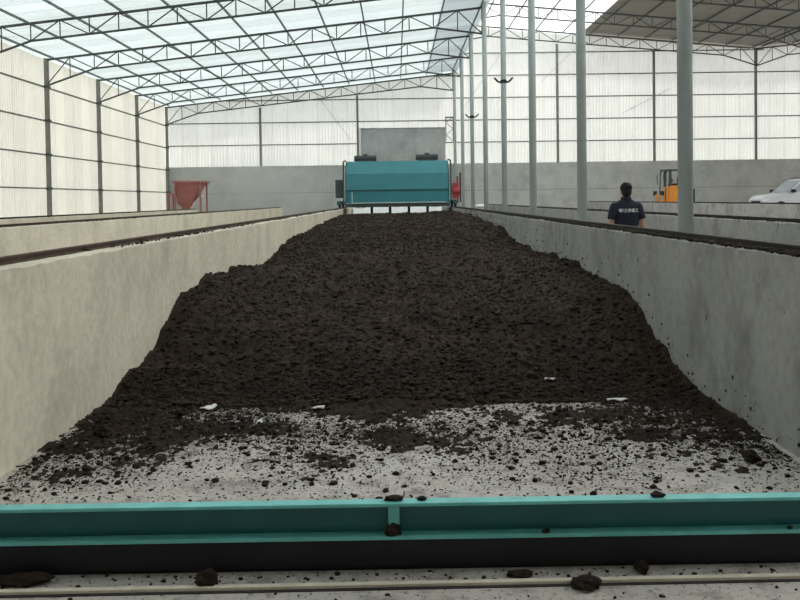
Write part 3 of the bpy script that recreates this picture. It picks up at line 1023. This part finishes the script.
MB().tube((.3, 0, 1.5), (.12, 0, 1.8), .025, n=8).tube((.06, 0, 1.78), (.12, 0, 1.82), .18, n=18).build('steering_wheel', M['black'], fk)
ep = MB().tube((-1.22, .40, .5), (-1.22, .40, 1.45), .075, n=10).build('exhaust_pipe', M['black'], fk)
MB().tube((-1.22, .40, 1.45), (-1.14, .40, 1.52), .06, n=10).build('pipe_tip', M['white'], ep)

# ------------------------------------------------------------------ parked car
hd = Vector((-.996, -.05, 0)).normalized()
cc = Vector((17.98, 40.0, SLAB)) - hd * 2.14
car = thing('parked_car', cc, rz=math.atan2(hd.y, hd.x), label='silver white sport utility car parked beside the far trough wall', cat='car')
car.scale = (.94, 1.0, 1.08)
# local +x forward, body sections across y
def car_ring(x, zb, zs, zt, wb, wt):
    return [(x, -wb * .9, zb), (x, -wb, zb + .12), (x, -wb, zs - .12), (x, -wt, zt), (x, 0, zt + .02), (x, wt, zt), (x, wb, zs - .12), (x, wb, zb + .12), (x, wb * .9, zb), (x, 0, zb)]
MB().loft([car_ring(-2.28, .5, .85, .95, .74, .66), car_ring(-2.2, .32, 1.0, 1.06, .86, .8), car_ring(-1.4, .26, 1.06, 1.10, .91, .85), car_ring(.6, .26, 1.04, 1.08, .92, .86),
           car_ring(1.0, .26, 1.02, 1.06, .92, .82), car_ring(1.9, .28, .92, .97, .88, .74), car_ring(2.2, .34, .80, .88, .8, .66), car_ring(2.28, .45, .72, .78, .7, .56)]
          ).build('body', M['carpaint'], car, smooth=False, bevel=.015)
# cabin
def cab(x, z, wd): return [(x, -wd, z), (x, wd, z)]
gh = MB()
lo = [(-2.15, 1.05), (1.02, 1.05)]
L_ = [(-2.15, 1.04, .82), (1.05, 1.04, .84)]
U_ = [(-1.85, 1.68, .66), (-1.2, 1.74, .67), (-.3, 1.73, .67), (.18, 1.66, .66)]
ringL = [(x, -w_, z) for x, z, w_ in L_] + [(x, w_, z) for x, z, w_ in reversed(L_)]
pr = []
gh.add([(-2.15, -.82, 1.04), (1.05, -.84, 1.04), (1.05, .84, 1.04), (-2.15, .82, 1.04)] + [(x, -w_, z) for x, z, w_ in U_] + [(x, w_, z) for x, z, w_ in reversed(U_)],
       [(3, 2, 1, 0), (4, 5, 10, 11), (5, 6, 9, 10), (6, 7, 8, 9), (0, 1, 7, 6, 5, 4), (2, 3, 11, 10, 9, 8), (1, 2, 8, 7), (3, 0, 4, 11)])
gh.build('cabin', M['carpaint'], car, bevel=.03)
def pane(nm, pts, nrm, th=.012):
    n_ = Vector(nrm).normalized() * th
    k = len(pts)
    vs = [Vector(p) + n_ * .2 for p in pts] + [Vector(p) + n_ for p in pts]
    fs = [tuple(range(k)), tuple(range(k, 2 * k))] + [(i, (i + 1) % k, k + (i + 1) % k, k + i) for i in range(k)]
    MB().add(vs, fs).build(nm, M['glass'], car)
pane('windshield', [(.97, -.76, 1.10), (.97, .76, 1.10), (.25, .61, 1.62), (.25, -.61, 1.62)], (.6, 0, .8), .03)
pane('rear_window', [(-2.12, -.7, 1.12), (-2.12, .7, 1.12), (-1.9, .58, 1.6), (-1.9, -.58, 1.6)], (-1, 0, .3), .03)
def sidey(z): return .835 - (z - 1.04) / .66 * .17
for s in (-1, 1):
    for nm, q in (('front_window', [(.80, 1.12), (-.02, 1.12), (-.02, 1.63), (.13, 1.61)]), ('rear_door_window', [(-.10, 1.12), (-1.0, 1.12), (-1.0, 1.64), (-.10, 1.64)]),
                  ('quarter_window', [(-1.1, 1.12), (-1.9, 1.14), (-1.72, 1.58), (-1.1, 1.63)])):
        pane(nm, [(x, s * sidey(z), z) for x, z in q], (0, s, .25), .016)
    mi = MB().box(.72, .90, s * .88 if s > 0 else -1.13, 1.13 if s > 0 else -.88, 1.08, 1.24).build('side_mirror', M['black'], car, bevel=.03)
    for x in (1.42, -1.35):
        wb = MB().tube((x, s * .72, .35), (x, s * .925, .35), .35, n=28).build('wheel', M['black'], car)
        MB().tube((x, s * .92, .35), (x, s * .94, .35), .21, n=18).build('rim', M['galv'], wb)
    MB().box(2.05, 2.24, s * .66 - .14, s * .66 + .14, .68, .80).build('headlamp', M['lamp'], car, bevel=.02)
    MB().box(-.25, -.08, s * .925 - .015, s * .925 + .015, .93, .97).build('door_handle', M['black'], car)
    MB().path([(-1.7, s * .6, 1.78), (0, s * .6, 1.77)], .02).build('roof_rail', M['motor'], car)
MB().box(2.2, 2.3, -.45, .45, .55, .72).build('grille', M['black'], car)

# ------------------------------------------------------------------ worker
ps = thing('person', (3.50, 12.2, 0), rz=-.04, label='worker in a navy polo shirt with white back print walking away in the aisle', cat='person')
b = MB()
b.ellipsoid((0, .01, 1.69), (.078, .098, .115), 20, 14)          # skull
b.ellipsoid((0, .05, 1.63), (.06, .06, .075))                     # jaw
b.ellipsoid((0, .115, 1.665), (.014, .02, .022), 8, 6)            # nose
for s in (-1, 1):
    b.ellipsoid((.08 * s, .005, 1.675), (.014, .028, .036), 8, 6) # ears
    b.ellipsoid((.03 * s, .098, 1.70), (.014, .010, .008), 8, 6)
b.tube((0, -.01, 1.44), (0, .0, 1.62), .062, .056, 14)
b.tube((0, 0, .9), (0, 0, 1.2), .10, .095, 18)
b.tube((0, 0, 1.18), (0, 0, 1.42), .095, .08, 18)
b.ellipsoid((0, 0, 1.42), (.19, .07, .06))
b.ellipsoid((0, -.01, .90), (.15, .10, .11))
for s in (-1, 1):
    sh, el, wr_ = (.185 * s, 0, 1.43), (.235 * s, -.03, 1.15), (.25 * s, .05, .90)
    b.ellipsoid(sh, (.065, .065, .065))
    b.tube(sh, el, .052, .042, 14)
    b.ellipsoid(el, (.042, .042, .042))
    b.tube(el, wr_, .042, .028, 14)
    b.ellipsoid((.252 * s, .065, .85), (.022, .042, .055))
    for k, (ln, dy) in enumerate(((.075, .03), (.085, .01), (.08, -.012), (.06, -.032))):
        p0 = Vector((.252 * s, .068 + dy, .815)); p1 = p0 + Vector((-.006 * s, .006, -ln * .55)); p2 = p1 + Vector((-.018 * s, .012, -ln * .5))
        b.tube(p0, p1, .0105, .0095, 8).tube(p1, p2, .0095, .008, 8).ellipsoid(p1, (.0097,) * 3, 8, 6).ellipsoid(p2, (.0082,) * 3, 8, 6)
    p0 = Vector((.245 * s, .10, .87)); p1 = p0 + Vector((-.012 * s, .03, -.035)); p2 = p1 + Vector((-.012 * s, .012, -.035))
    b.tube(p0, p1, .013, .011, 8).tube(p1, p2, .011, .009, 8).ellipsoid(p1, (.011,) * 3, 8, 6).ellipsoid(p2, (.009,) * 3, 8, 6)
    fy = .12 * s
    b.tube((.09 * s, 0, .92), (.10 * s, fy * .5 + .03, .50), .085, .058, 16)
    b.ellipsoid((.10 * s, fy * .5 + .03, .50), (.058,) * 3)
    b.tube((.10 * s, fy * .5 + .03, .50), (.10 * s, fy, .09), .056, .038, 16)
    b.ellipsoid((.10 * s, fy + .06, .04), (.045, .12, .038))
remeshed('body', b, M['skin'], .0095, 3, ps)
# shirt
def ering(z, a, bb, y=0, n=22): return [(a * math.cos(t), y + bb * math.sin(t), z) for t in [2 * math.pi * k / n for k in range(n)]]
s_ = MB().loft([ering(.84, .195, .14), ering(.95, .19, .135), ering(1.08, .178, .125), ering(1.22, .192, .13), ering(1.34, .21, .13), ering(1.43, .212, .118),
                ering(1.50, .165, .095), ering(1.55, .09, .082), ering(1.565, .07, .076)])
for s in (-1, 1):
    s_.ellipsoid((.178 * s, 0, 1.44), (.072, .078, .07))
    s_.tube((.178 * s, 0, 1.44), (.225 * s, -.025, 1.25), .073, .070, 16)
remeshed('polo_shirt', s_, M['navy'], .012, 3, ps)
MB().loft([ering(1.535, .088, .086), ering(1.59, .074, .078), ering(1.59, .066, .068), ering(1.535, .078, .074)]).build('collar', M['navy'], ps, smooth=True)
tr_ = MB().loft([ering(.80, .19, .135), ering(.93, .18, .13), ering(1.0, .17, .12)])
for s in (-1, 1):
    fy = .12 * s
    tr_.tube((.09 * s, 0, .90), (.10 * s, fy * .5 + .03, .50), .105, .078, 16)
    tr_.ellipsoid((.10 * s, fy * .5 + .03, .50), (.078,) * 3)
    tr_.tube((.10 * s, fy * .5 + .03, .50), (.10 * s, fy, .07), .076, .06, 16)
remeshed('trousers', tr_, M['trouser'], .014, 3, ps)
for s in (-1, 1):
    fy = .12 * s
    MB().ellipsoid((.10 * s, fy + .055, .05), (.055, .145, .05)).build('shoe', M['shoe'], ps, smooth=True)
h = MB().ellipsoid((0, -.005, 1.72), (.088, .105, .095), 20, 14).ellipsoid((0, -.045, 1.66), (.074, .068, .085), 16, 12)
for k in range(26):
    t = random.uniform(0, 2 * math.pi); ph = random.uniform(.1, 1.2)
    c = (.075 * math.cos(t) * math.cos(ph), -.01 + .09 * math.sin(t) * math.cos(ph), 1.72 + .085 * math.sin(ph))
    h.ellipsoid(c, (.022, .022, .018), 8, 6)
remeshed('hair', h, M['hair'], .009, 2, ps)
# white lettering across the back
fc = bpy.data.curves.new('lettering', 'FONT')
fc.body = '\u534e\u4e4b\u5f3a\u91cd\u5de5'
fc.size = .058
fc.align_x = 'CENTER'
fc.extrude = .002
fc.offset = .001
to = bpy.data.objects.new('lettering', fc)
col.objects.link(to)
dg = bpy.context.evaluated_depsgraph_get()
me = bpy.data.meshes.new_from_object(to.evaluated_get(dg))
bpy.data.objects.remove(to)
if len(me.vertices):
    for v in me.vertices:
        x, zz, d = v.co.x + .02, v.co.y, v.co.z
        z_ = 1.365 + zz
        yb = -.128 * math.sqrt(max(0, 1 - (x / .213) ** 2)) - .004
        v.co = Vector((x, yb - d, z_))
    me.materials.clear(); me.materials.append(M['print'])
    link('back_print', me, ps, label='white lettering')
lg = MB()
pts = [(-.135, 1.405), (-.115, 1.395), (-.13, 1.378), (-.108, 1.366)]
for a, c in zip(pts, pts[1:]):
    f_ = lambda x: -.128 * math.sqrt(1 - (x / .213) ** 2) - .005
    lg.tube((a[0], f_(a[0]), a[1]), (c[0], f_(c[0]), c[1]), .005, n=6)
lg.build('back_emblem', M['print'], ps)

# ------------------------------------------------------------------ steam haze hanging by the end wall
mt, nt, out = newmat('steam')
sv = N(nt, 'ShaderNodeVolumeScatter')
sv.inputs['Color'].default_value = (1, 1, 1, 1)
sv.inputs['Anisotropy'].default_value = 0.2
tc = N(nt, 'ShaderNodeTexCoord')
mp = N(nt, 'ShaderNodeMapping')
mp.inputs['Location'].default_value = (-1, -1, -1)
mp.inputs['Scale'].default_value = (2, 2, 2)
nt.links.new(tc.outputs['Generated'], mp.inputs[0])
gr = N(nt, 'ShaderNodeTexGradient', gradient_type='QUADRATIC_SPHERE')
nt.links.new(mp.outputs[0], gr.inputs[0])
mul = N(nt, 'ShaderNodeMath', operation='MULTIPLY', i_1=HAZE)
nt.links.new(gr.outputs['Fac'], mul.inputs[0])
nt.links.new(mul.outputs[0], sv.inputs['Density'])
nt.links.new(sv.outputs[0], out.inputs['Volume'])
MB().ellipsoid((-8.4, 49.5, 1.9), (6.2, 3.2, 4.6), 28, 18).build('steam_cloud', mt, label='thin pale steam hanging between the red hopper and the end wall', cat='steam', kind='stuff')
